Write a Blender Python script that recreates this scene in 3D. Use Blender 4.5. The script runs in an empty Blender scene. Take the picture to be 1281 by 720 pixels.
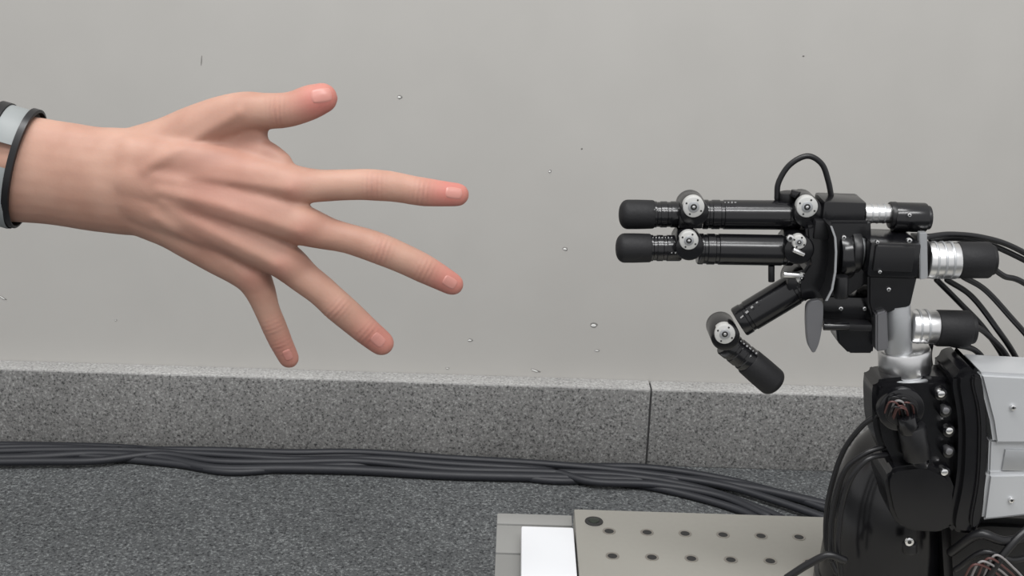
import bpy, bmesh, math, random
import numpy as np
from mathutils import Vector, Matrix, Quaternion, noise
random.seed(3)
scn=bpy.context.scene
try:
    scn.view_settings.view_transform='Standard'
    scn.view_settings.look='None'
except Exception: pass

# ---------------- camera ----------------
FPX=1500.0
PITCH=math.radians(18); ROLL=math.radians(1.8); D=0.66
camloc=Vector((0,-D*math.cos(PITCH),D*math.sin(PITCH)))
R=Matrix.Rotation(math.pi/2-PITCH,3,'X')@Matrix.Rotation(ROLL,3,'Z')
cd=bpy.data.cameras.new('camera'); cam=bpy.data.objects.new('camera',cd)
scn.collection.objects.link(cam); scn.camera=cam
cam.matrix_world=Matrix.Translation(camloc)@R.to_4x4()
cd.sensor_width=36; cd.lens=36*FPX/1281; cd.clip_start=0.01
FWD=R@Vector((0,0,-1))
def ray(px,py): return R@Vector(((px-640.5)/FPX,-(py-360)/FPX,-1))
def P(px,py,Y=0.0):
    d=ray(px,py); return camloc+d*((Y-camloc.y)/d.y)
def F(px,py,z):
    d=ray(px,py); return camloc+d*((z-camloc.z)/d.z)
def S(p): return (p-camloc).dot(FWD)/FPX

# ---------------- materials ----------------
def mat(name,col,rough=0.5,metal=0.0,spec=0.5,coat=0.0,bump=None):
    m=bpy.data.materials.new(name); m.use_nodes=True
    nt=m.node_tree; b=nt.nodes['Principled BSDF']
    b.inputs['Base Color'].default_value=(*col,1)
    b.inputs['Roughness'].default_value=rough
    b.inputs['Metallic'].default_value=metal
    b.inputs['Specular IOR Level'].default_value=spec
    b.inputs['Coat Weight'].default_value=coat
    tc=nt.nodes.new('ShaderNodeTexCoord'); n=nt.nodes.new('ShaderNodeTexNoise')
    n.inputs['Scale'].default_value=(bump[0] if bump else 90)
    n.inputs['Detail'].default_value=4
    nt.links.new(tc.outputs['Object'],n.inputs['Vector'])
    mr=nt.nodes.new('ShaderNodeMapRange')
    mr.inputs[3].default_value=max(0.02,rough-0.06); mr.inputs[4].default_value=min(1,rough+0.08)
    nt.links.new(n.outputs['Fac'],mr.inputs[0]); nt.links.new(mr.outputs[0],b.inputs['Roughness'])
    if bump:
        bp=nt.nodes.new('ShaderNodeBump'); bp.inputs['Strength'].default_value=bump[1]; bp.inputs['Distance'].default_value=bump[2]
        nt.links.new(n.outputs['Fac'],bp.inputs['Height']); nt.links.new(bp.outputs[0],b.inputs['Normal'])
    return m
BLK=mat('black_anodised',(0.004,0.004,0.005),0.2,0.0,0.5)
BLK2=mat('black_satin',(0.007,0.007,0.008),0.36,0,0.4)
RUB=mat('black_rubber',(0.008,0.008,0.009),0.6,0,0.3,bump=(600,0.3,0.0005))
SIL=mat('brushed_aluminium',(0.66,0.66,0.66),0.3,1.0)
SIL2=mat('cast_aluminium',(0.42,0.43,0.44),0.42,0.8,bump=(300,0.1,0.0005))
SILD=mat('dull_steel',(0.22,0.22,0.23),0.4,0.9)
SCR=mat('steel_screw',(0.8,0.8,0.8),0.2,1.0)
WHT=mat('joint_cap_white',(0.50,0.50,0.485),0.35,0.3)
CAB=mat('cable_sheath',(0.016,0.017,0.021),0.5,0,0.4)
CAB2=mat('black_cable',(0.006,0.006,0.007),0.35,0,0.4)
REDW=mat('red_wire',(0.07,0.025,0.022),0.4)
WHW=mat('grey_wire',(0.20,0.19,0.19),0.4)
MARK=mat('engraving',(0.30,0.30,0.30),0.5)
PAPER=mat('white_plastic',(0.66,0.67,0.69),0.45)
HOLE=mat('hole_dark',(0.01,0.01,0.01),0.5)
CHAM=mat('hole_chamfer',(0.35,0.33,0.30),0.3,0.9)

# ---------------- mesh helpers ----------------
def newobj(name,bm,mats,parent=None,smooth=True,angle=40):
    bmesh.ops.recalc_face_normals(bm,faces=bm.faces)
    me=bpy.data.meshes.new(name); bm.to_mesh(me); bm.free()
    if not isinstance(mats,(list,tuple)): mats=[mats]
    for m in mats: me.materials.append(m)
    if smooth:
        me.polygons.foreach_set('use_smooth',[True]*len(me.polygons))
        try: me.set_sharp_from_angle(angle=math.radians(angle))
        except Exception: pass
    o=bpy.data.objects.new(name,me); scn.collection.objects.link(o)
    if parent: o.parent=parent
    return o
def empty(name,loc=(0,0,0)):
    e=bpy.data.objects.new(name,None); e.empty_display_size=0.05; scn.collection.objects.link(e); return e
def frame(d):
    d=d.normalized(); u=Vector((0,1,0)) if abs(d.y)<0.9 else Vector((0,0,1))
    a=(u-d*u.dot(d)).normalized(); b=d.cross(a); return d,a,b
def lathe(bm,A,B,prof,seg=40):
    d,a,b=frame(B-A); rings=[]
    for t,r in prof:
        c=A+d*t
        if r<=1e-7: rings.append([bm.verts.new(c)])
        else: rings.append([bm.verts.new(c+a*(r*math.cos(2*math.pi*k/seg))+b*(r*math.sin(2*math.pi*k/seg))) for k in range(seg)])
    fs=[]
    for i in range(len(rings)-1):
        p,q=rings[i],rings[i+1]
        for k in range(seg):
            k2=(k+1)%seg
            if len(p)==1 and len(q)==1: continue
            if len(p)==1: fs.append(bm.faces.new((p[0],q[k],q[k2])))
            elif len(q)==1: fs.append(bm.faces.new((p[k],q[0],p[k2])))
            else: fs.append(bm.faces.new((p[k],q[k],q[k2],p[k2])))
    return fs
def cylprof(L,r,bv):
    return [(0,0),(0,r-bv),(bv*0.3,r-bv*0.3),(bv,r),(L-bv,r),(L-bv*0.3,r-bv*0.3),(L,r-bv),(L,0)]
def cyl3(name,A,B,r,m,parent,bv=None,seg=40):
    bm=bmesh.new(); L=(B-A).length
    if bv is None: bv=min(r*0.12,L*0.2)
    lathe(bm,A,B,cylprof(L,r,bv),seg); return newobj(name,bm,m,parent)
def cyl(name,x0,y0,x1,y1,rpx,m,parent,Y=0.0,bv=None,Y2=None):
    A=P(x0,y0,Y); B=P(x1,y1,Y if Y2 is None else Y2); return cyl3(name,A,B,rpx*S(A),m,parent,bv)
def disc(name,px,py,rpx,Y0,Y1,m,parent,bv=None):
    A=P(px,py,Y0); B=Vector((A.x,Y1,A.z)); return cyl3(name,A,B,rpx*S(A),m,parent,bv)
def box3(name,lo,hi,m,parent=None,bv=0.001,rot=0,seg=2):
    bm=bmesh.new(); lo=Vector(lo); hi=Vector(hi); c=(lo+hi)/2; s=hi-lo
    bmesh.ops.create_cube(bm,size=1,matrix=Matrix.Translation(c)@Matrix.Rotation(rot,4,'Y')@Matrix.Diagonal((abs(s.x),abs(s.y),abs(s.z),1)))
    if bv>0: bmesh.ops.bevel(bm,geom=bm.edges[:],offset=bv,segments=seg,profile=0.6,affect='EDGES')
    return newobj(name,bm,m,parent,smooth=True,angle=35)
def box(name,x0,y0,x1,y1,Y0,Y1,m,parent,bv=0.001,rot=0):
    xm=(x0+x1)/2; ym=(y0+y1)/2
    zt=P(xm,y0,Y1).z; zb=P(xm,y1,Y0).z
    if zt<zb+0.002: zt=zb+0.004
    return box3(name,(P(x0,ym,Y0).x,Y0,zb),(P(x1,ym,Y0).x,Y1,zt),m,parent,bv,rot)
def prism(name,pts,Y0,Y1,m,parent,bv=0.0008):
    bm=bmesh.new(); vs=[]
    for x,y in pts:
        p=P(x,y,Y0); vs.append(bm.verts.new(p))
    f=bm.faces.new(vs); r=bmesh.ops.extrude_face_region(bm,geom=[f])
    for v in [g for g in r['geom'] if isinstance(g,bmesh.types.BMVert)]: v.co.y=Y1
    bmesh.ops.recalc_face_normals(bm,faces=bm.faces)
    if bv>0: bmesh.ops.bevel(bm,geom=[e for e in bm.edges if e.calc_face_angle(0)>0.4],offset=bv,segments=2,affect='EDGES')
    return newobj(name,bm,m,parent,angle=35)
def rnd(pts):
    for _ in range(2):
        q=[]
        for i in range(len(pts)):
            (ax_,ay),(bx_,by)=pts[i],pts[(i+1)%len(pts)]
            q+=[(ax_*.8+bx_*.2,ay*.8+by*.2),(ax_*.2+bx_*.8,ay*.2+by*.8)]
        pts=q
    return pts
def catmull(pts,n=8):
    out=[]; q=[pts[0]*2-pts[1]]+list(pts)+[pts[-1]*2-pts[-2]]
    for i in range(1,len(q)-2):
        p0,p1,p2,p3=q[i-1],q[i],q[i+1],q[i+2]
        for k in range(n):
            t=k/n
            out.append(0.5*((2*p1)+(p2-p0)*t+(2*p0-5*p1+4*p2-p3)*t*t+(3*p1-p0-3*p2+p3)*t**3))
    out.append(pts[-1].copy() if hasattr(pts[-1],'copy') else pts[-1]); return out
def tube(bm,pts,rad,seg=12,sy=1.0,caps=True,mi=0):
    n=len(pts)
    if not isinstance(rad,(list,tuple)): rad=[rad]*n
    pts=list(pts); rad=list(rad)
    if caps:
        d0=(pts[0]-pts[1]).normalized(); d1=(pts[-1]-pts[-2]).normalized()
        pre=[(pts[0]+d0*rad[0]*math.sin(a),rad[0]*math.cos(a)) for a in (1.45,1.15,0.8,0.4)]
        post=[(pts[-1]+d1*rad[-1]*math.sin(a),rad[-1]*math.cos(a)) for a in (0.4,0.8,1.15,1.45)]
        pts=[p for p,_ in pre]+pts+[p for p,_ in post]; rad=[r for _,r in pre]+rad+[r for _,r in post]
    n=len(pts); rings=[]; a=None
    for i in range(n):
        d=(pts[min(i+1,n-1)]-pts[max(i-1,0)]).normalized()
        if a is None: _,a,b=frame(d)
        a=(a-d*a.dot(d)).normalized(); b=d.cross(a)
        ring=[]
        for k in range(seg):
            th=2*math.pi*k/seg; o=a*(rad[i]*math.cos(th))+b*(rad[i]*math.sin(th)); o.y*=sy
            ring.append(bm.verts.new(pts[i]+o))
        rings.append(ring)
    for i in range(n-1):
        for k in range(seg):
            f=bm.faces.new((rings[i][k],rings[i+1][k],rings[i+1][(k+1)%seg],rings[i][(k+1)%seg])); f.material_index=mi
    f=bm.faces.new(rings[0][::-1]); f.material_index=mi
    f=bm.faces.new(rings[-1]); f.material_index=mi
def cable(name,pp,rpx,m,parent,Y=0.0,n=8):
    pts=[P(p[0],p[1],p[2] if len(p)>2 else Y) for p in pp]
    r=rpx*S(pts[0]); bm=bmesh.new(); tube(bm,catmull(pts,n),r,10); return newobj(name,bm,m,parent)

# ---------------- room ----------------
YW=0.60; YB=YW-0.026
ZF=P(640,577,YB).z
ZT=P(640,483,YB).z
wm=mat('painted_concrete',(0.40,0.39,0.365),0.65,0,0.3); nt=wm.node_tree; N=nt.nodes; L=nt.links; B=N['Principled BSDF']
tc=N.new('ShaderNodeTexCoord')
n1=N.new('ShaderNodeTexNoise'); n1.inputs['Scale'].default_value=2.2; n1.inputs['Detail'].default_value=5
n2=N.new('ShaderNodeTexNoise'); n2.inputs['Scale'].default_value=14; n2.inputs['Detail'].default_value=8
L.new(tc.outputs['Object'],n1.inputs['Vector']); L.new(tc.outputs['Object'],n2.inputs['Vector'])
r1=N.new('ShaderNodeValToRGB'); r1.color_ramp.elements[0].position=0.3; r1.color_ramp.elements[1].position=0.7
r1.color_ramp.elements[0].color=(0.388,0.377,0.356,1); r1.color_ramp.elements[1].color=(0.408,0.398,0.377,1)
L.new(n1.outputs['Fac'],r1.inputs['Fac'])
r2=N.new('ShaderNodeValToRGB'); r2.color_ramp.elements[0].position=0.35; r2.color_ramp.elements[1].position=0.65
r2.color_ramp.elements[0].color=(0.98,0.98,0.98,1); r2.color_ramp.elements[1].color=(1.01,1.01,1.01,1)
L.new(n2.outputs['Fac'],r2.inputs['Fac'])
mx=N.new('ShaderNodeMix'); mx.data_type='RGBA'; mx.blend_type='MULTIPLY'; mx.inputs[0].default_value=1
L.new(r1.outputs[0],mx.inputs[6]); L.new(r2.outputs[0],mx.inputs[7])
L.new(mx.outputs[2],B.inputs['Base Color'])
bp=N.new('ShaderNodeBump'); bp.inputs['Strength'].default_value=0.05; bp.inputs['Distance'].default_value=0.002
L.new(n2.outputs['Fac'],bp.inputs['Height']); L.new(bp.outputs[0],B.inputs['Normal'])
wall=box3('wall_back',(-1.6,YW,ZF),(1.6,YW+0.08,1.7),wm,None,0)
PIT=mat('paint_chip_dark',(0.17,0.165,0.155),0.7); PITL=mat('paint_chip_light',(0.62,0.62,0.60),0.5)
bmP=bmesh.new()
def blob(bm,c,sx,sz,mi,d=0.0012,ang=0):
    r=bmesh.ops.create_icosphere(bm,subdivisions=3,radius=1,matrix=Matrix.Translation(c)@Matrix.Rotation(ang,4,'Y')@Matrix.Diagonal((sx,d,sz,1)))
    for v in r['verts']:
        v.co+= (v.co-c)*0.35*noise.noise(v.co*400)
        for f in v.link_faces: f.material_index=mi
for (x,y,w,h,ang) in [(252,76,1.0,10,0.1),(500,121,5,4,0),(743,406,7,5,0),(707,311,5,4,0),(688,214,3,3,0),(588,425,5,3,0),(670,463,10,2,0.3),(747,438,5,2,0),(728,186,2,2,0),(4,372,8,1.6,0.6),(145,400,3,1.6,0),(560,460,4,1.2,0),(1005,70,2,1.6,0)]:
    c=P(x,y,YW); s=S(c); k=0.65
    blob(bmP,c,w*s*k,h*s*k,0,0.0006,ang)
    if w>2.5: blob(bmP,c+Vector((-w*s*0.1,-0.0003,-h*s*0.12)),w*s*0.46,h*s*0.40,1,0.0007,ang)
newobj('paint_chips',bmP,[PIT,PITL],wall)

def speckle(name,dark,mid,light,scale,rough=0.6,bs=0.3,bd=0.001,p0=0.36,p1=0.64):
    m=mat(name,mid[:3],rough,0,0.3); nt=m.node_tree; N=nt.nodes; L=nt.links; B=N['Principled BSDF']
    tc=N.new('ShaderNodeTexCoord')
    v=N.new('ShaderNodeTexNoise'); v.inputs['Scale'].default_value=scale; v.inputs['Detail'].default_value=3; v.inputs['Roughness'].default_value=0.7
    L.new(tc.outputs['Object'],v.inputs['Vector'])
    r=N.new('ShaderNodeValToRGB'); e=r.color_ramp.elements
    e[0].position=p0; e[0].color=dark; e[1].position=p1; e[1].color=light
    a=e.new(0.45); a.color=mid; a=e.new(0.56); a.color=mid
    L.new(v.outputs['Fac'],r.inputs['Fac'])
    n=N.new('ShaderNodeTexNoise'); n.inputs['Scale'].default_value=9; n.inputs['Detail'].default_value=5
    L.new(tc.outputs['Object'],n.inputs['Vector'])
    r3=N.new('ShaderNodeValToRGB'); r3.color_ramp.elements[0].position=0.3; r3.color_ramp.elements[1].position=0.7
    r3.color_ramp.elements[0].color=(0.85,0.85,0.85,1); r3.color_ramp.elements[1].color=(1.05,1.05,1.05,1)
    L.new(n.outputs['Fac'],r3.inputs['Fac'])
    mx=N.new('ShaderNodeMix'); mx.data_type='RGBA'; mx.blend_type='MULTIPLY'; mx.inputs[0].default_value=1
    L.new(r.outputs[0],mx.inputs[6]); L.new(r3.outputs[0],mx.inputs[7]); L.new(mx.outputs[2],B.inputs['Base Color'])
    bp=N.new('ShaderNodeBump'); bp.inputs['Strength'].default_value=bs; bp.inputs['Distance'].default_value=bd
    L.new(v.outputs['Fac'],bp.inputs['Height']); L.new(bp.outputs[0],B.inputs['Normal'])
    return m
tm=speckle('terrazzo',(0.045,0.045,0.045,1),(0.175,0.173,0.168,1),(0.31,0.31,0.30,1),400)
tl=speckle('terrazzo_lit_ledge',(0.20,0.20,0.195,1),(0.35,0.345,0.335,1),(0.50,0.50,0.49,1),400)  # paler terrazzo: light from above on the ledge, painted into the colour
xj=P(812,530,YB).x
bb=empty('baseboard_back')
box3('slab_1',(-1.6,YB,ZF),(xj-0.0008,YW,ZT),tm,bb,0.002)
box3('slab_2',(xj+0.0008,YB,ZF),(1.6,YW,ZT),tm,bb,0.002)
box3('slab_lit_cap_1',(-1.6,YB+0.001,ZT-0.002),(xj-0.0008,YW,ZT+0.0015),tl,bb,0.0012)  # thin caps added to carry the ledge's painted top light
box3('slab_lit_cap_2',(xj+0.0008,YB+0.001,ZT-0.002),(1.6,YW,ZT+0.0015),tl,bb,0.0012)
box3('joint_mortar',(xj-0.001,YB+0.003,ZF),(xj+0.001,YW,ZT-0.002),mat('mortar',(0.05,0.05,0.05),0.9),bb,0)
fm=speckle('carpet',(0.022,0.023,0.025,1),(0.082,0.086,0.088,1),(0.20,0.21,0.21,1),370,0.95,0.5,0.0018,0.37,0.63)
fl=box3('floor',(-1.6,-1.5,ZF-0.05),(1.6,YW+0.08,ZF),fm,None,0)

# ---------------- floor cable bundle ----------------
cb=empty('cable_bundle')
paths=[
 [(-60,556),(60,556),(160,557),(260,569),(360,570),(450,570),(560,577),(680,584),(800,584),(900,598),(980,618),(1045,640)],
 [(-60,566),(60,563),(160,563),(260,563),(360,566),(450,565),(560,573),(680,580),(790,590),(900,606),(970,626),(1040,650)],
 [(-60,574),(40,572),(120,568),(200,573),(270,586),(360,586),(450,588),(560,594),(680,597),(790,600),(870,601),(950,612),(1045,634)],
 [(-60,578),(40,577),(120,576),(200,568),(270,577),(360,578),(450,577),(560,587),(680,590),(790,596),(880,612),(960,640),(1000,660)],
 [(-60,570),(40,568),(130,572),(220,580),(290,590),(380,584),(470,581),(560,583),(680,600),(760,601),(840,614),(920,636),(960,655)],
 [(-60,562),(40,559),(130,562),(220,566),(290,570),(380,575),(470,574),(560,580),(680,588),(740,602),(820,606),(900,620),(960,645)],
]
for i,pp in enumerate(paths):
    r=0.0042 if i!=2 else 0.0052
    lift=r+0.0035*(i%2)
    pts=[F(x,y,ZF+lift) for x,y in pp]
    for p in pts: p.y=min(p.y,YB-r-0.001)
    bm=bmesh.new(); tube(bm,catmull(pts,8),r,10); newobj('cable_%d'%(i+1),bm,CAB,cb)

# ---------------- breadboard ----------------
ZB=-0.195
ob=empty('optical_breadboard')
BBM=mat('breadboard_steel',(0.31,0.30,0.27),0.42,0.35,bump=(250,0.08,0.0004))
q=F(718,636,ZB); xl=q.x; yb=q.y; xr=xl+0.62; yf=-0.20
h0=F(762,664,ZB); h1=F(857,667,ZB); dx=(h1.x-h0.x)/2; h2=F(764,695,ZB); dy=h0.y-h2.y
cols=int((xr-0.012-h0.x)/dx)+1; rows=int((h0.y-yf-0.01)/dy)+1
newp=box3('plate',(xl,yf,ZB-0.0127),(xr,yb,ZB),BBM,ob,0.0012)
bmh=bmesh.new()
for i in range(cols):
    for j in range(rows):
        c=Vector((h0.x+i*dx,h0.y-j*dy,ZB))
        lathe(bmh,c+Vector((0,0,-0.001)),c+Vector((0,0,0.001)),[(0,0.0044),(0.00125,0.0044),(0.00135,0.0040),(0.00112,0.0031)],20)
        fs=lathe(bmh,c+Vector((0,0,-0.001)),c+Vector((0,0,0.001)),[(0.0,0),(0.00112,0.0),(0.00112,0.0032)],20)
        for f in fs: f.material_index=1
newobj('tapped_holes',bmh,[CHAM,HOLE],ob)
c=F(743,652,ZB)
cyl3('counterbore',c+Vector((0,0,-0.002)),c+Vector((0,0,0.0008)),0.0062,HOLE,ob)
cyl3('mount_screw',c+Vector((0,0,-0.002)),c+Vector((0,0,0.0014)),0.0036,mat('screw_dark',(0.05,0.06,0.05),0.35,0.8),ob)
for k,(x,y) in enumerate([(xl+0.03,yb-0.03),(xr-0.03,yb-0.03),(xl+0.03,yf+0.03),(xr-0.03,yf+0.03)]):
    box3('leg_%d'%(k+1),(x-0.02,y-0.02,ZF),(x+0.02,y+0.02,ZB-0.0127),SIL2,ob,0.001)
fr=empty('aluminium_frame')
a=F(622,641,ZB-0.012)
x0=a.x; x1=xl-0.0005; y1=a.y
fb=mat('frame_aluminium',(0.27,0.27,0.26),0.45,0.3)
zt=ZB-0.012
ys=[y1,F(640,655,zt).y,F(640,690,zt).y,-0.2]
for k in range(3):
    box3('cross_bar_%d'%(k+1),(x0,ys[k+1]+0.0006,zt-0.03),(x1,ys[k],zt-0.0008*k),fb,fr,0.001)
for k,y in enumerate((y1-0.03,-0.15)):
    box3('post_%d'%(k+1),(x0+0.005,y-0.02,ZF),(x0+0.035,y+0.02,zt-0.03),fb,fr,0.001)
wb=F(652,657,zt+0.010)
box3('white_junction_box',(wb.x,-0.19,zt),(x1-0.0005,wb.y,zt+0.010),PAPER,None,0.0015)

# ---------------- human hand ----------------
def tubepx(bm,pp,sy=1.0,n=6,seg=24):
    ctr=[P(a,b,d) for a,b,r,d in pp]; rr=[r*S(c) for (a,b,r,d),c in zip(pp,ctr)]
    c4=[np.array([*c,r]) for c,r in zip(ctr,rr)]
    q=catmull(c4,n)
    tube(bm,[Vector(v[:3]) for v in q],[float(v[3]) for v in q],seg,sy)
bm=bmesh.new()
tubepx(bm,[(-420,190,96,0.012),(-250,198,88,0.011),(-100,205,76,0.010),(0,209,70,0.009),(60,215,67,0.008),(120,224,67,0.007),(170,229,67,0.006),(215,236,56,0.006)],sy=0.66)
tubepx(bm,[(170,205,42,0.005),(240,208,34,0.001),(310,219,29,-0.001),(365,230,25,0.0),(400,231,20,0.001)],sy=0.95)
tubepx(bm,[(170,222,44,0.003),(240,240,36,-0.002),(320,262,30,-0.004),(375,279,25,-0.003),(410,291,20,-0.001)],sy=0.95)
tubepx(bm,[(170,238,44,0.004),(240,268,37,0.0),(300,294,31,-0.002),(352,323,25,-0.001),(382,347,20,0.001)],sy=0.95)
tubepx(bm,[(170,250,42,0.007),(220,279,35,0.005),(275,314,30,0.004),(312,342,24,0.004),(326,364,19,0.005)],sy=0.95)
tubepx(bm,[(165,205,44,0.010),(215,180,36,0.012),(262,156,31,0.010),(300,142,27,0.007),(335,139,23,0.004),(365,136,22,0.002),(388,128,22.5,0.001),(403,123,20,0.001)],sy=0.92)
tubepx(bm,[(200,200,34,0.010),(260,184,28,0.010),(300,172,22,0.008),(318,168,18,0.006)],sy=0.75)
tubepx(bm,[(220,205,34,0.009),(290,198,27,0.007),(325,193,21,0.004),(350,205,17,0.002)],sy=0.8)
fingers={
 'index':[(365,232,23,0.0),(400,232,21,0.0),(432,231,19.5,0.0),(462,230.5,20,0.001),(490,233,19.5,0.002),(520,238,18.5,0.004),(545,241,17.5,0.006),(572,243,15.5,0.009)],
 'middle':[(375,284,23,-0.002),(405,291,21,-0.002),(435,298,19.5,-0.002),(470,309,20,-0.001),(500,321,19.5,0.001),(525,333,18.5,0.003),(547,345,17,0.005),(566,355,14.5,0.008)],
 'ring':[(352,325,23,0.0),(378,345,21,0.0),(400,362,20,0.0),(420,380,20,0.001),(438,396,19.5,0.003),(456,411,18.5,0.005),(477,429,16.5,0.008)],
 'little':[(312,342,21,0.004),(326,366,18.5,0.004),(334,387,16.5,0.005),(342,405,16,0.006),(350,424,15.2,0.008),(356,437,14.2,0.009),(361.5,448,13,0.011)],
}
for k,pp in fingers.items(): tubepx(bm,pp,sy=0.92)
me=bpy.data.meshes.new('human_hand'); bmesh.ops.recalc_face_normals(bm,faces=bm.faces); bm.to_mesh(me); bm.free()
tmp=bpy.data.objects.new('tmp_hand',me); scn.collection.objects.link(tmp)
md=tmp.modifiers.new('r','REMESH'); md.mode='VOXEL'; md.voxel_size=0.0011
ms=tmp.modifiers.new('s','SMOOTH'); ms.factor=0.5; ms.iterations=22
dg=bpy.context.evaluated_depsgraph_get(); dg.update()
me2=bpy.data.meshes.new_from_object(tmp.evaluated_get(dg)); bpy.data.objects.remove(tmp)
nv=len(me2.vertices)
V=np.empty(nv*3); me2.vertices.foreach_get('co',V); V=V.reshape(-1,3)
NN=np.empty(nv*3); me2.vertices.foreach_get('normal',NN); NN=NN.reshape(-1,3)
dors=np.clip(-NN[:,1]*1.3,0,1)
disp=np.zeros(nv); red=np.zeros(nv); dark=np.zeros(nv)
def segd(a,b):
    a=np.array([a.x,a.z]); b=np.array([b.x,b.z]); p=V[:,[0,2]]; d=b-a; t=np.clip(((p-a)@d)/(d@d),0,1)
    return np.linalg.norm(p-(a+t[:,None]*d),axis=1),t
tend=[[(205,214),(280,218),(365,230)],[(210,230),(290,248),(378,281)],[(215,248),(270,278),(350,322)],[(205,266),(250,296),(312,340)]]
for tl_ in tend:
    for (a,b) in zip(tl_[:-1],tl_[1:]):
        dd,t=segd(P(*a),P(*b)); g=np.exp(-(dd/0.0030)**2)*dors; disp=np.maximum(disp,g*0.0006)
for (a,b) in [((190,205),(250,170)),((250,170),(300,140))]:
    dd,t=segd(P(*a),P(*b)); disp=np.maximum(disp,np.exp(-(dd/0.0032)**2)*dors*0.0011)
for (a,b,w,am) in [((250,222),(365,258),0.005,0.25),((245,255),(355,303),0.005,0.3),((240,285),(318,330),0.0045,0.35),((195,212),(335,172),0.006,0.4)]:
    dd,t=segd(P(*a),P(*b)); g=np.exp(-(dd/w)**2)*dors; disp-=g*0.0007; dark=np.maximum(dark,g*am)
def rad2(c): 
    return np.linalg.norm(V[:,[0,2]]-np.array([c.x,c.z]),axis=1)
red=np.maximum(red,0.25*np.exp(-(rad2(P(290,240))/0.03)**2))
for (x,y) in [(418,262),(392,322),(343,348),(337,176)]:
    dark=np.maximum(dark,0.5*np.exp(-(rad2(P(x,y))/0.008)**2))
for (x,y) in [(370,232),(382,283),(355,326),(314,344)]:
    g=np.exp(-(rad2(P(x,y))/0.008)**2)*dors; disp+=g*0.0011; red=np.maximum(red,g*0.25)
joints={'index':[(470,231,0),(527,239,8)],'middle':[(478,311,20),(532,337,28)],'ring':[(424,383,42),(461,415,42)],'little':[(343,408,68),(354,432,68)],'thumb':[(350,139,-5)]}
for k,js in joints.items():
    for (x,y,an) in js:
        c=P(x,y); a=math.radians(an); ax=np.array([math.cos(a),-math.sin(a)])
        rel=V[:,[0,2]]-np.array([c.x,c.z]); u=rel@ax; w=rel@np.array([-ax[1],ax[0]])
        g=np.exp(-(u/0.0055)**2)*np.exp(-(w/0.010)**2)*dors
        disp+=g*(0.0006+0.0002*np.cos(u*2*math.pi/0.0026)); red=np.maximum(red,g*0.2)
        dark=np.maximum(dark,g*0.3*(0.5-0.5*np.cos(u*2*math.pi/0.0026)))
tips=[(405,124,1.0),(565,242,1.0),(566,355,0.85),(476,428,0.75),(362,449,0.55)]
for (x,y,am) in tips:
    red=np.maximum(red,np.clip(am*np.exp(-(rad2(P(x,y))/0.015)**2),0,1))
nz=np.array([noise.noise(Vector(v)*60) for v in V[::1]])
disp+=nz*0.0004
V2=V+NN*disp[:,None]
me2.vertices.foreach_set('co',V2.ravel())
ca=me2.attributes.new('skin_tone','FLOAT_COLOR','POINT')
col=np.stack([red,dark,np.zeros(nv),np.ones(nv)],1).astype(np.float32); ca.data.foreach_set('color',col.ravel())
me2.polygons.foreach_set('use_smooth',[True]*len(me2.polygons)); me2.update()
skin=mat('skin',(0.55,0.35,0.26),0.55,0,0.35); nt=skin.node_tree; N=nt.nodes; L=nt.links; B=N['Principled BSDF']
at=N.new('ShaderNodeAttribute'); at.attribute_name='skin_tone'
sep=N.new('ShaderNodeSeparateColor'); L.new(at.outputs['Color'],sep.inputs[0])
tc=N.new('ShaderNodeTexCoord'); n1=N.new('ShaderNodeTexNoise'); n1.inputs['Scale'].default_value=40; n1.inputs['Detail'].default_value=4
L.new(tc.outputs['Object'],n1.inputs['Vector'])
r=N.new('ShaderNodeValToRGB'); r.color_ramp.elements[0].position=0.35; r.color_ramp.elements[1].position=0.65
r.color_ramp.elements[0].color=(0.365,0.203,0.150,1); r.color_ramp.elements[1].color=(0.43,0.258,0.195,1)
L.new(n1.outputs['Fac'],r.inputs['Fac'])
m1=N.new('ShaderNodeMix'); m1.data_type='RGBA'; m1.inputs[7].default_value=(0.44,0.155,0.128,1)
L.new(sep.outputs[0],m1.inputs[0]); L.new(r.outputs[0],m1.inputs[6])
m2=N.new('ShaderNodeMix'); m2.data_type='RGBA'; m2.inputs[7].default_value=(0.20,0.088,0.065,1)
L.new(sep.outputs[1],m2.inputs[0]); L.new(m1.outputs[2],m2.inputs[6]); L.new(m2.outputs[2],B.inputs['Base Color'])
B.inputs['Subsurface Weight'].default_value=0.12; B.inputs['Subsurface Radius'].default_value=(0.004,0.0015,0.0008); B.inputs['Subsurface Scale'].default_value=1.0
n3=N.new('ShaderNodeTexVoronoi'); n3.inputs['Scale'].default_value=700; L.new(tc.outputs['Object'],n3.inputs['Vector'])
bp=N.new('ShaderNodeBump'); bp.inputs['Strength'].default_value=0.06; bp.inputs['Distance'].default_value=0.0005
L.new(n3.outputs['Distance'],bp.inputs['Height']); L.new(bp.outputs[0],B.inputs['Normal'])
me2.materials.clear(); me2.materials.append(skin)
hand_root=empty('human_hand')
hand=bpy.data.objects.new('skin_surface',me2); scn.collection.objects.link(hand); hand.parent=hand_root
NAIL=mat('fingernail',(0.47,0.21,0.175),0.35,0,0.45)
from mathutils.bvhtree import BVHTree
bvh=BVHTree.FromPolygons([Vector(v) for v in V2],[tuple(p.vertices) for p in me2.polygons])
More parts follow.
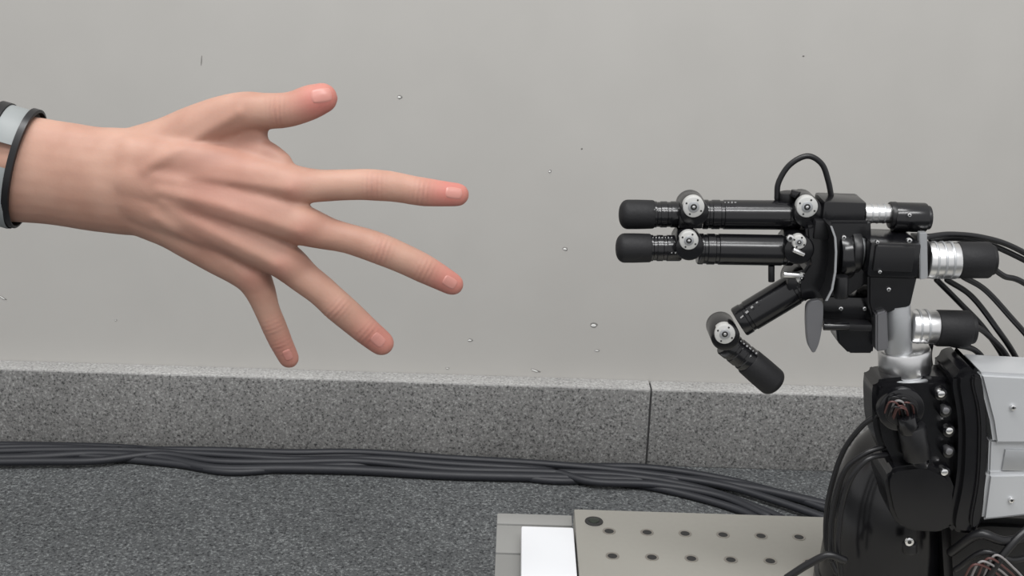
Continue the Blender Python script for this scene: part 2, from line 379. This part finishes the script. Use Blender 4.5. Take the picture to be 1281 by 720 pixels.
for nm,x,y,an,lx,wz in [('thumb',402,119,-12,14,10),('index',568,241,4,12,8),('middle',563,353,30,11,7.5),('ring',473,425,42,11,8),('little',360,444,68,9,6)]:
    c=P(x,y); hit=bvh.ray_cast(camloc,(c-camloc).normalized())
    if hit[0] is None: continue
    s=S(c); nrm=hit[1]; a=math.radians(an)
    ax=Vector((math.cos(a),0,-math.sin(a))); ax=(ax-nrm*ax.dot(nrm)).normalized(); bx=nrm.cross(ax)
    bm=bmesh.new(); g={}
    nu,nvv=14,12
    for i in range(nu+1):
        for j in range(nvv+1):
            u=-1+2*i/nu; v=-1+2*j/nvv
            uu=u*math.sqrt(max(0,1-0.36*v*v)); vv=v*math.sqrt(max(0,1-0.30*u*u))
            p=hit[0]+ax*(uu*lx*s)+bx*(vv*wz*s)
            h2=bvh.ray_cast(p+nrm*0.01,-nrm)
            e=max(abs(u),abs(v)); lift=0.00025 if e<0.95 else -0.0003
            q=(h2[0] if h2[0] is not None else p)+nrm*lift
            g[i,j]=bm.verts.new(q)
    for i in range(nu):
        for j in range(nvv): bm.faces.new((g[i,j],g[i+1,j],g[i+1,j+1],g[i,j+1]))
    newobj('nail_'+nm,bm,NAIL,hand_root,angle=80)

# wristband with black edges and a window between the two grey straps
wbd=empty('wristband')
def band(name,cx,cy,tilt,half_w,hh,sy,thk,m,Y=0.0085,gap=None):
    c=P(cx,cy,Y); s=S(c); rz=hh*s; ry=rz*sy
    bm=bmesh.new(); rings=[]; seg=96
    t=math.radians(tilt); ax=Vector((math.cos(t),0,math.sin(t))); up=Vector((-math.sin(t),0,math.cos(t)))
    w=half_w*s
    for k in range(seg):
        th=2*math.pi*k/seg; ring=[]
        for (u,e) in [(-w,0),(-w*0.8,thk),(w*0.8,thk),(w,0),(w,-thk*0.3),(-w,-thk*0.3)]:
            ring.append(bm.verts.new(c+ax*u+up*((rz+e)*math.sin(th))+Vector((0,1,0))*(-(ry+e)*math.cos(th))))
        rings.append(ring)
    for k in range(seg):
        th=2*math.pi*(k+0.5)/seg
        if gap and gap[0]<th<gap[1]: continue
        a_,b_=rings[k],rings[(k+1)%seg]
        for j in range(6): bm.faces.new((a_[j],b_[j],b_[(j+1)%6],a_[(j+1)%6]))
    newobj(name,bm,m,wbd,angle=50)
GB=mat('band_grey',(0.22,0.235,0.235),0.5)
band('edge_front',31,211,-15,4.8,75,0.71,0.0012,BLK2)
band('edge_rear',-6,206,-15,7,78.5,0.71,0.0012,BLK2)
band('strap',12,209,-15,17,76.5,0.71,0.0004,GB,gap=(0.20,0.62))

# ---------------- robotic hand ----------------
rh=empty('robotic_hand')
def screw(px,py,rpx,Y,parent,nm='screw'):
    disc(nm,px,py,rpx,Y-0.0012,Y+0.001,SCR,parent); disc(nm+'_socket',px,py,rpx*0.45,Y-0.0014,Y,HOLE,parent,bv=0)
def jointcap(nm,px,py,parent,Y,r=14,depth=0.020,body=19,bodyoff=(2,5)):
    disc(nm+'_barrel',px+bodyoff[0],py+bodyoff[1],body,Y,Y+depth,BLK,parent,bv=0.001)
    disc(nm+'_cap',px,py,r,Y-0.0016,Y+0.004,WHT,parent,bv=0.0006)
    disc(nm+'_ring',px,py,r*0.52,Y-0.0020,Y,SIL2,parent,bv=0.0003)
    disc(nm+'_screw',px,py,r*0.30,Y-0.0023,Y,HOLE,parent,bv=0.0002)
    disc(nm+'_dot',px,py,r*0.14,Y-0.0026,Y,SCR,parent,bv=0.0001)
    for k in range(4):
        a=k*math.pi/2+0.5
        disc(nm+'_hole%d'%k,px+r*0.77*math.cos(a),py+r*0.74*math.sin(a),1.2,Y-0.0018,Y,HOLE,parent,bv=0.0001)
def fingertip(nm,x0,y0,x1,y1,r,Y,parent):
    A=P(x0,y0,Y);B_=P(x1,y1,Y); s=S(A); L_=(B_-A).length; R_=r*s
    pr=[(0,0)]
    for k in range(1,9):
        a=k/8*math.pi/2; pr.append((R_*0.6*(1-math.cos(a)),R_*math.sin(a)**0.8))
    pr+=[(L_*0.55,R_),(L_-0.0008,R_*0.97),(L_,R_*0.93),(L_,0)]
    bm=bmesh.new(); lathe(bm,A,B_,pr,40); newobj(nm,bm,RUB,parent)
def link(nm,x0,y0,x1,y1,r,Y,parent,grooves=(0.1,0.9)):
    A=P(x0,y0,Y);B_=P(x1,y1,Y); s=S(A); L_=(B_-A).length; R_=r*s
    pr=[(0,0),(0,R_*0.93),(0.0008,R_)]
    for g in grooves:
        pr+=[(L_*g-0.0012,R_),(L_*g-0.0008,R_*0.95),(L_*g+0.0008,R_*0.95),(L_*g+0.0012,R_)]
    pr+=[(L_-0.0008,R_),(L_,R_*0.93),(L_,0)]
    bm=bmesh.new(); lathe(bm,A,B_,pr,48); newobj(nm,bm,BLK,parent)
def marks(nm,x0,y0,x1,y1,n,Y,parent,h=2.2):
    bm=bmesh.new(); d=Vector((x1-x0,y1-y0)); L_=d.length; ang=math.atan2(d.y,d.x)
    for k in range(n):
        t=(k+0.5)/n; c=P(x0+d.x*t,y0+d.y*t,Y); s=S(c)
        w=L_/n*0.55*s; hh=h*s*(0.6+0.4*((k*7)%3)/2)
        bmesh.ops.create_cube(bm,size=1,matrix=Matrix.Translation(c)@Matrix.Rotation(ang,4,'Y')@Matrix.Diagonal((w*(0.5+0.5*((k*5)%4)/3),0.0003,hh,1)))
    newobj(nm,bm,MARK,parent,smooth=False)
YA=0.010
fingertip('upper_finger_tip',774,268,818,268,18.5,YA,rh)
link('upper_distal_link',815,268,858,268,16.5,YA,rh,(0.2,0.5))
marks('upper_engraving',817,262,843,262,7,YA-0.0078,rh,2.0)
link('upper_proximal_link',878,268,1000,269,18.5,YA,rh,(0.08,0.2,0.9))
marks('upper_label',905,253,922,253,4,YA-0.0065,rh,2.0)
jointcap('upper_distal_joint',868,259,rh,-0.002,13.5,0.022,18,(1,7))
jointcap('upper_base_joint',1010,259,rh,-0.002,13.5,0.024,19,(2,8))
box('upper_knuckle',850,252,880,286,0.001,0.020,BLK,rh,0.001)
YC=0.002
fingertip('middle_finger_tip',770,310,814,310,18.5,YC,rh)
link('middle_distal_link',811,310,852,310,16.5,YC,rh,(0.2,0.5))
marks('middle_engraving',815,297,842,297,7,YC-0.0052,rh,2.0)
link('middle_proximal_link',872,311,992,313,19.5,YC,rh,(0.08,0.2,0.9))
jointcap('middle_distal_joint',862,301,rh,-0.010,12,0.022,18,(1,8))
marks('middle_label',838,316,852,316,3,-0.0085,rh,2.0)
jointcap('middle_base_joint',1000,303,rh,-0.010,9,0.022,19,(0,10))
screw(989,298,4.5,-0.0125,rh,'base_pin')
jointcap('opposing_base_joint',1003,348,rh,-0.004,7,0.02,20,(2,8))
link('opposing_proximal_link',1004,355,924,403,20,0.004,rh,(0.12,0.85))
marks('opposing_label',950,375,925,399,4,-0.0052,rh,2.6)
jointcap('opposing_knuckle_joint',907,418,rh,-0.007,13,0.022,18,(1,4))
link('opposing_distal_link',908,428,943,456,17,0.004,rh,(0.3,0.6))
marks('opposing_engraving',925,425,948,443,6,-0.0042,rh,2.2)
fingertip('opposing_finger_tip',973,483,936,451,18.5,0.004,rh)
cyl('tendon_guide',965,332,965,352,4,BLK2,rh,Y=0.0)
cyl('base_pin_silver',980,343,1000,344,4,SIL,rh,Y=-0.006)
cyl('base_pin_silver_2',992,312,1006,318,3,SIL,rh,Y=-0.013)
cable('loop_cable',[(972,248),(974,228),(988,206),(1010,195),(1028,205),(1036,226),(1040,246)],3.6,CAB2,rh,0.012)
cyl('cable_gland',985,252,985,240,11,BLK2,rh,Y=0.012)
cyl('cable_gland_nut',994,246,996,238,6,BLK,rh,Y=0.006)
def sheet(nm,px,Y0,Y1,m,w=2.2):
    pts=[(x-w/2,y) for x,y in px]+[(x+w/2,y) for x,y in px[::-1]]
    prism(nm,pts,Y0,Y1,m,rh,0)
sheet('palm_plate_edge',[(1040,283),(1045,297),(1046,315),(1045,340),(1041,362),(1034,376)],-0.0215,-0.0205,SIL2,2.6)
sheet('palm_plate_upper',[(1040,283),(1045,297),(1046,315),(1045,340),(1041,362),(1034,376)],-0.0205,0.03,BLK2,3)
prism('palm_plate_lower',rnd([(1009,378),(1030,374),(1030,402),(1025,430),(1018,444),(1010,430),(1008,402)]),-0.016,-0.012,SILD,rh,0.0004)
prism('palm_body',[(1008,284),(1040,276),(1090,276),(1092,350),(1060,372),(1000,376),(998,350),(1012,330)],-0.006,0.035,BLK,rh,0.0015)
box('upper_motor_block',1030,241,1084,282,-0.004,0.018,BLK,rh,0.0015)
box('upper_motor_step',1020,262,1040,300,-0.008,0.018,BLK2,rh,0.001)
cyl('upper_motor_shaft',1080,267,1116,267,12,SIL,rh,Y=0.006)
for k in range(3): cyl('upper_motor_groove_%d'%k,1088+k*8,267,1090+k*8,267,12.5,SIL2,rh,Y=0.006)
cyl('upper_motor_flange',1112,269,1122,269,17,BLK2,rh,Y=0.006)
cyl('upper_motor_body',1116,271,1158,272,18.5,BLK,rh,Y=0.006)
cyl('upper_motor_endcap',1156,272,1163,272,15,BLK2,rh,Y=0.006)
screw(1138,269,2.4,-0.0022,rh,'upper_body_screw')
cyl('drive_drum',1046,318,1066,318,30,BLK,rh,Y=0.000)
cyl('drive_collar',1062,314,1074,314,27,BLK2,rh,Y=-0.002)
cyl('drive_ring',1073,314,1076,314,22,SIL2,rh,Y=-0.002)
cyl('drive_neck',1076,314,1094,314,20,BLK,rh,Y=-0.002)
box('central_motor_block',1088,286,1152,347,-0.020,0.010,BLK,rh,0.0018)
box('central_block_step',1094,306,1144,340,-0.0225,-0.019,BLK2,rh,0.001)
screw(1138,301,3.2,-0.0203,rh,'block_screw'); screw(1098,303,2.2,-0.0203,rh,'block_screw_b'); screw(1101,340,2.2,-0.0225,rh,'block_screw_c')
prism('silver_bracket',[(1150,291),(1160,291),(1161,348),(1151,350)],-0.014,-0.010,SIL2,rh,0.0004)
box('bracket_core',1149,291,1160,349,-0.010,0.008,BLK2,rh,0.0008)
cyl('central_motor_shaft',1158,325,1198,326,23,SIL,rh,Y=-0.004)
for k in range(3): cyl('central_motor_groove_%d'%k,1166+k*10,325,1169+k*10,325,23.8,SIL2,rh,Y=-0.004)
cyl('central_motor_cap',1196,325,1238,325,23,RUB,rh,Y=-0.004)
cyl('central_motor_cap_end',1236,325,1243,325,19,RUB,rh,Y=-0.004)
box('lower_block',1030,358,1100,400,-0.006,0.014,BLK,rh,0.0015)
box('lower_block_shelf',1032,398,1092,414,-0.014,0.010,BLK2,rh,0.001)
prism('lower_foot',[(1046,410),(1098,408),(1092,442),(1062,442),(1048,428)],-0.008,0.012,BLK,rh,0.001)
cyl('lower_pin',1030,408,1062,408,5,BLK,rh,Y=-0.016)
screw(1052,386,2.6,-0.0065,rh,'lower_screw'); screw(1082,386,2.6,-0.0065,rh,'lower_screw_b')
cyl('lower_tensioner',1052,345,1052,372,9,BLK2,rh,Y=-0.014)
for k,(x,y) in enumerate([(1056,297),(1112,362)]): screw(x,y,2.6,-0.0215 if k==0 else -0.012,rh,'trim_screw_%d'%k)
prism('right_housing',[(1086,344),(1148,346),(1140,380),(1136,386),(1120,388),(1092,400),(1086,380)],-0.012,0.012,BLK,rh,0.0012)
prism('neck_bracket',[(1096,392),(1110,388),(1112,438),(1096,440)],-0.016,0.010,SILD,rh,0.001)
cyl('neck_tube',1121,374,1124,442,17,SIL2,rh,Y=-0.004)
cyl('lower_motor_shaft',1138,408,1172,409,21,SIL,rh,Y=-0.002)
for k in range(2): cyl('lower_motor_groove_%d'%k,1146+k*10,408,1149+k*10,408,21.8,SIL2,rh,Y=-0.002)
cyl('lower_motor_cap',1170,410,1212,411,23,RUB,rh,Y=-0.002)
cyl('lower_motor_cap_end',1210,411,1218,411,19,RUB,rh,Y=-0.002)
cyl('wrist_flange',1131,434,1132,466,32,SIL,rh,Y=0.0,bv=0.002)
cyl('wrist_ring',1132,464,1132,476,35,SIL2,rh,Y=0.0,bv=0.001)
for k,pp in enumerate([
  [(1160,296,0),(1190,293,0.005),(1230,297,0.01),(1270,310,0.015),(1330,345,0.02)],
  [(1165,300,0.01),(1200,298,0.012),(1245,308,0.016),(1330,350,0.02)],
  [(1236,330,0.0),(1256,345,0.008),(1278,352,0.012),(1330,385,0.02)],
  [(1205,346,0.0),(1232,362,0.006),(1262,394,0.01),(1300,440,0.015),(1330,500,0.02)],
  [(1185,350,0.004),(1215,370,0.01),(1245,408,0.014),(1275,455,0.02),(1310,540,0.02)],
  [(1172,350,0.008),(1200,378,0.012),(1232,412,0.016),(1262,460,0.02),(1290,540,0.02)],
  [(1215,405,0.0),(1235,418,0.01),(1262,450,0.016),(1290,520,0.02)],
  [(1190,430,0.002),(1220,438,0.008),(1236,462,0.014),(1240,500,0.02)],
  [(1165,430,0.004),(1163,445,0.006),(1166,470,0.004)]]):
    cable('motor_cable_%d'%(k+1),pp,3.8 if k!=8 else 3,CAB2,rh)

# ---------------- robot arm ----------------
ra=empty('robot_arm')
zt_=P(1118,590,0.0).z
c=Vector((P(1122,640,0.01).x,0.025,0)); s=S(P(1118,640,0.01))
A=Vector((c.x,c.y,ZB+0.0001)); H=zt_-ZB; Rr=76*s
bm=bmesh.new()
lathe(bm,A,A+Vector((0,0,1)),[(0,0),(0,Rr*1.08),(0.006,Rr*1.08),(0.007,Rr*1.02),(H*0.45,Rr*0.98),(H*0.75,Rr*0.91),(H*0.93,Rr*0.80),(H*1.05,Rr*0.66),(H*1.14,Rr*0.46),(H*1.18,0)],64)
newobj('tower',bm,BLK,ra)
prism('tower_bracket',rnd([(1104,588),(1160,580),(1196,600),(1196,668),(1120,664)]),-0.024,0.01,BLK,ra,0.002)
screw(1138,678,5.5,-0.028,ra,'tower_screw')
cyl('tower_screw_boss',1138,678,1138,690,9,BLK2,ra,Y=-0.022)
prism('elbow_housing',rnd([(1092,486),(1100,476),(1150,472),(1200,474),(1206,520),(1202,600),(1190,660),(1150,664),(1128,640),(1116,590),(1094,545)]),-0.016,0.008,BLK,ra,0.003)
disc('cable_port_ring',1128,513,29,-0.021,-0.010,BLK,ra,bv=0.001)
disc('cable_port',1128,513,21,-0.0215,-0.010,BLK2,ra,bv=0.0005)
for k in range(10):
    a=random.uniform(0,6.28); r0=random.uniform(3,13)
    x=1127+r0*math.cos(a); y=511+r0*math.sin(a)*0.8
    cable('port_wire_%d'%k,[(x-10,y+6,-0.021),(x-4,y-7,-0.026),(x+6,y-5,-0.026),(x+9,y+8,-0.022)],1.2,[REDW,CAB2,WHW,CAB2,REDW][k%5],ra)
cyl('connector_plug',1140,532,1148,572,17,BLK2,ra,Y=-0.022)
cyl('connector_nut',1134,520,1138,540,12,BLK,ra,Y=-0.024)
cyl('plug_tail',1148,566,1150,600,13,BLK,ra,Y=-0.018)
prism('bearing_plate',rnd([(1192,474),(1208,461),(1230,462),(1238,560),(1230,668),(1206,670),(1186,664),(1200,600),(1202,530)]),-0.026,0.010,BLK,ra,0.003)
prism('bearing_plate_face',rnd([(1214,472),(1230,470),(1236,560),(1228,658),(1212,662),(1224,600),(1226,520)]),-0.0285,-0.02,BLK2,ra,0.001)
for k,(x,y) in enumerate([(1178,494),(1184,515),(1188,540),(1188,566),(1182,592)]):
    disc('cap_bolt_%d'%k,x,y,9,-0.022,-0.012,BLK,ra,bv=0.002); disc('cap_bolt_head_%d'%k,x,y-1,5,-0.0245,-0.018,[SCR,SILD][k%2],ra,bv=0.001)
MOT=mat('servo_housing_paint',(0.44,0.45,0.46),0.35,0.25)
prism('servo_housing',[(1224,466),(1340,472),(1340,556),(1244,556),(1240,528)],-0.024,0.006,MOT,ra,0.002)
prism('servo_mid_cover',[(1238,550),(1340,550),(1340,600),(1236,600)],-0.021,0.004,MOT,ra,0.001)
prism('servo_lower_cover',[(1236,592),(1340,590),(1340,640),(1228,652)],-0.024,0.004,MOT,ra,0.002)
box('servo_connector',1256,556,1330,590,-0.0225,-0.015,SIL2,ra,0.001)
screw(1268,510,3.5,-0.0245,ra,'servo_screw'); screw(1266,626,3.5,-0.0245,ra,'servo_screw_b')
prism('shoulder_body',[(1180,655),(1240,650),(1330,655),(1330,760),(1186,760)],-0.01,0.05,BLK2,ra,0.004)
box3('foot_block',(P(1192,720,0.0).x,-0.01,ZB),(P(1330,720,0.0).x,0.05,P(1240,700,0.0).z),BLK,ra,0.003)
for k,pp in enumerate([[(1190,690,-0.016),(1225,668,-0.03),(1262,676,-0.03),(1330,655,-0.02)],
   [(1196,712,-0.02),(1232,690,-0.032),(1270,700,-0.03),(1330,680,-0.02)],
   [(1228,735,-0.03),(1250,700,-0.034),(1281,665,-0.03),(1320,640,-0.02)]]):
    cable('shoulder_cable_%d'%k,pp,[6,4,5][k],CAB2,ra)
for k in range(4):
    cable('shoulder_wire_%d'%k,[(1205+8*k,725,-0.030),(1218+9*k,706-4*k,-0.036),(1240+10*k,712,-0.034),(1262+8*k,730,-0.03)],1.5,[REDW,WHW,REDW,WHW][k],ra)
for k,pp in enumerate([
  [(1098,518,-0.012),(1078,533,-0.010),(1056,562,-0.006),(1042,600,-0.004),(1034,640,-0.004),(1034,685,-0.006),(1046,715,-0.01)],
  [(1106,558,-0.012),(1084,566,-0.014),(1060,584,-0.012),(1048,612,-0.01),(1040,655,-0.01),(1040,700,-0.014)],
  [(1110,568,-0.014),(1086,574,-0.018),(1066,596,-0.018),(1054,630,-0.016),(1048,680,-0.018),(1052,718,-0.02)]]):
    cable('arm_cable_%d'%(k+1),pp,3.4,CAB2,ra)
cable('base_cable',[(985,722,-0.02),(1010,706,-0.022),(1036,694,-0.024),(1056,700,-0.024)],5,CAB2,ra)

# ---------------- lights ----------------
w=bpy.data.worlds.new('world'); scn.world=w; w.use_nodes=True
w.node_tree.nodes['Background'].inputs[0].default_value=(0.99,0.99,1.0,1)
w.node_tree.nodes['Background'].inputs[1].default_value=0.84
def area(name,loc,tgt,sx,sy,e,col=(1,1,1)):
    l=bpy.data.lights.new(name,'AREA'); l.shape='RECTANGLE'; l.size=sx; l.size_y=sy; l.energy=e; l.color=col
    o=bpy.data.objects.new(name,l); scn.collection.objects.link(o); o.location=loc
    o.rotation_euler=(Vector(tgt)-Vector(loc)).to_track_quat('-Z','Y').to_euler()
area('ceiling_light',(-0.3,-0.5,1.9),(0,0.25,0),1.6,0.35,33)
area('ceiling_light.001',(0.6,-1.6,1.9),(0,0.3,0),1.6,0.35,32)
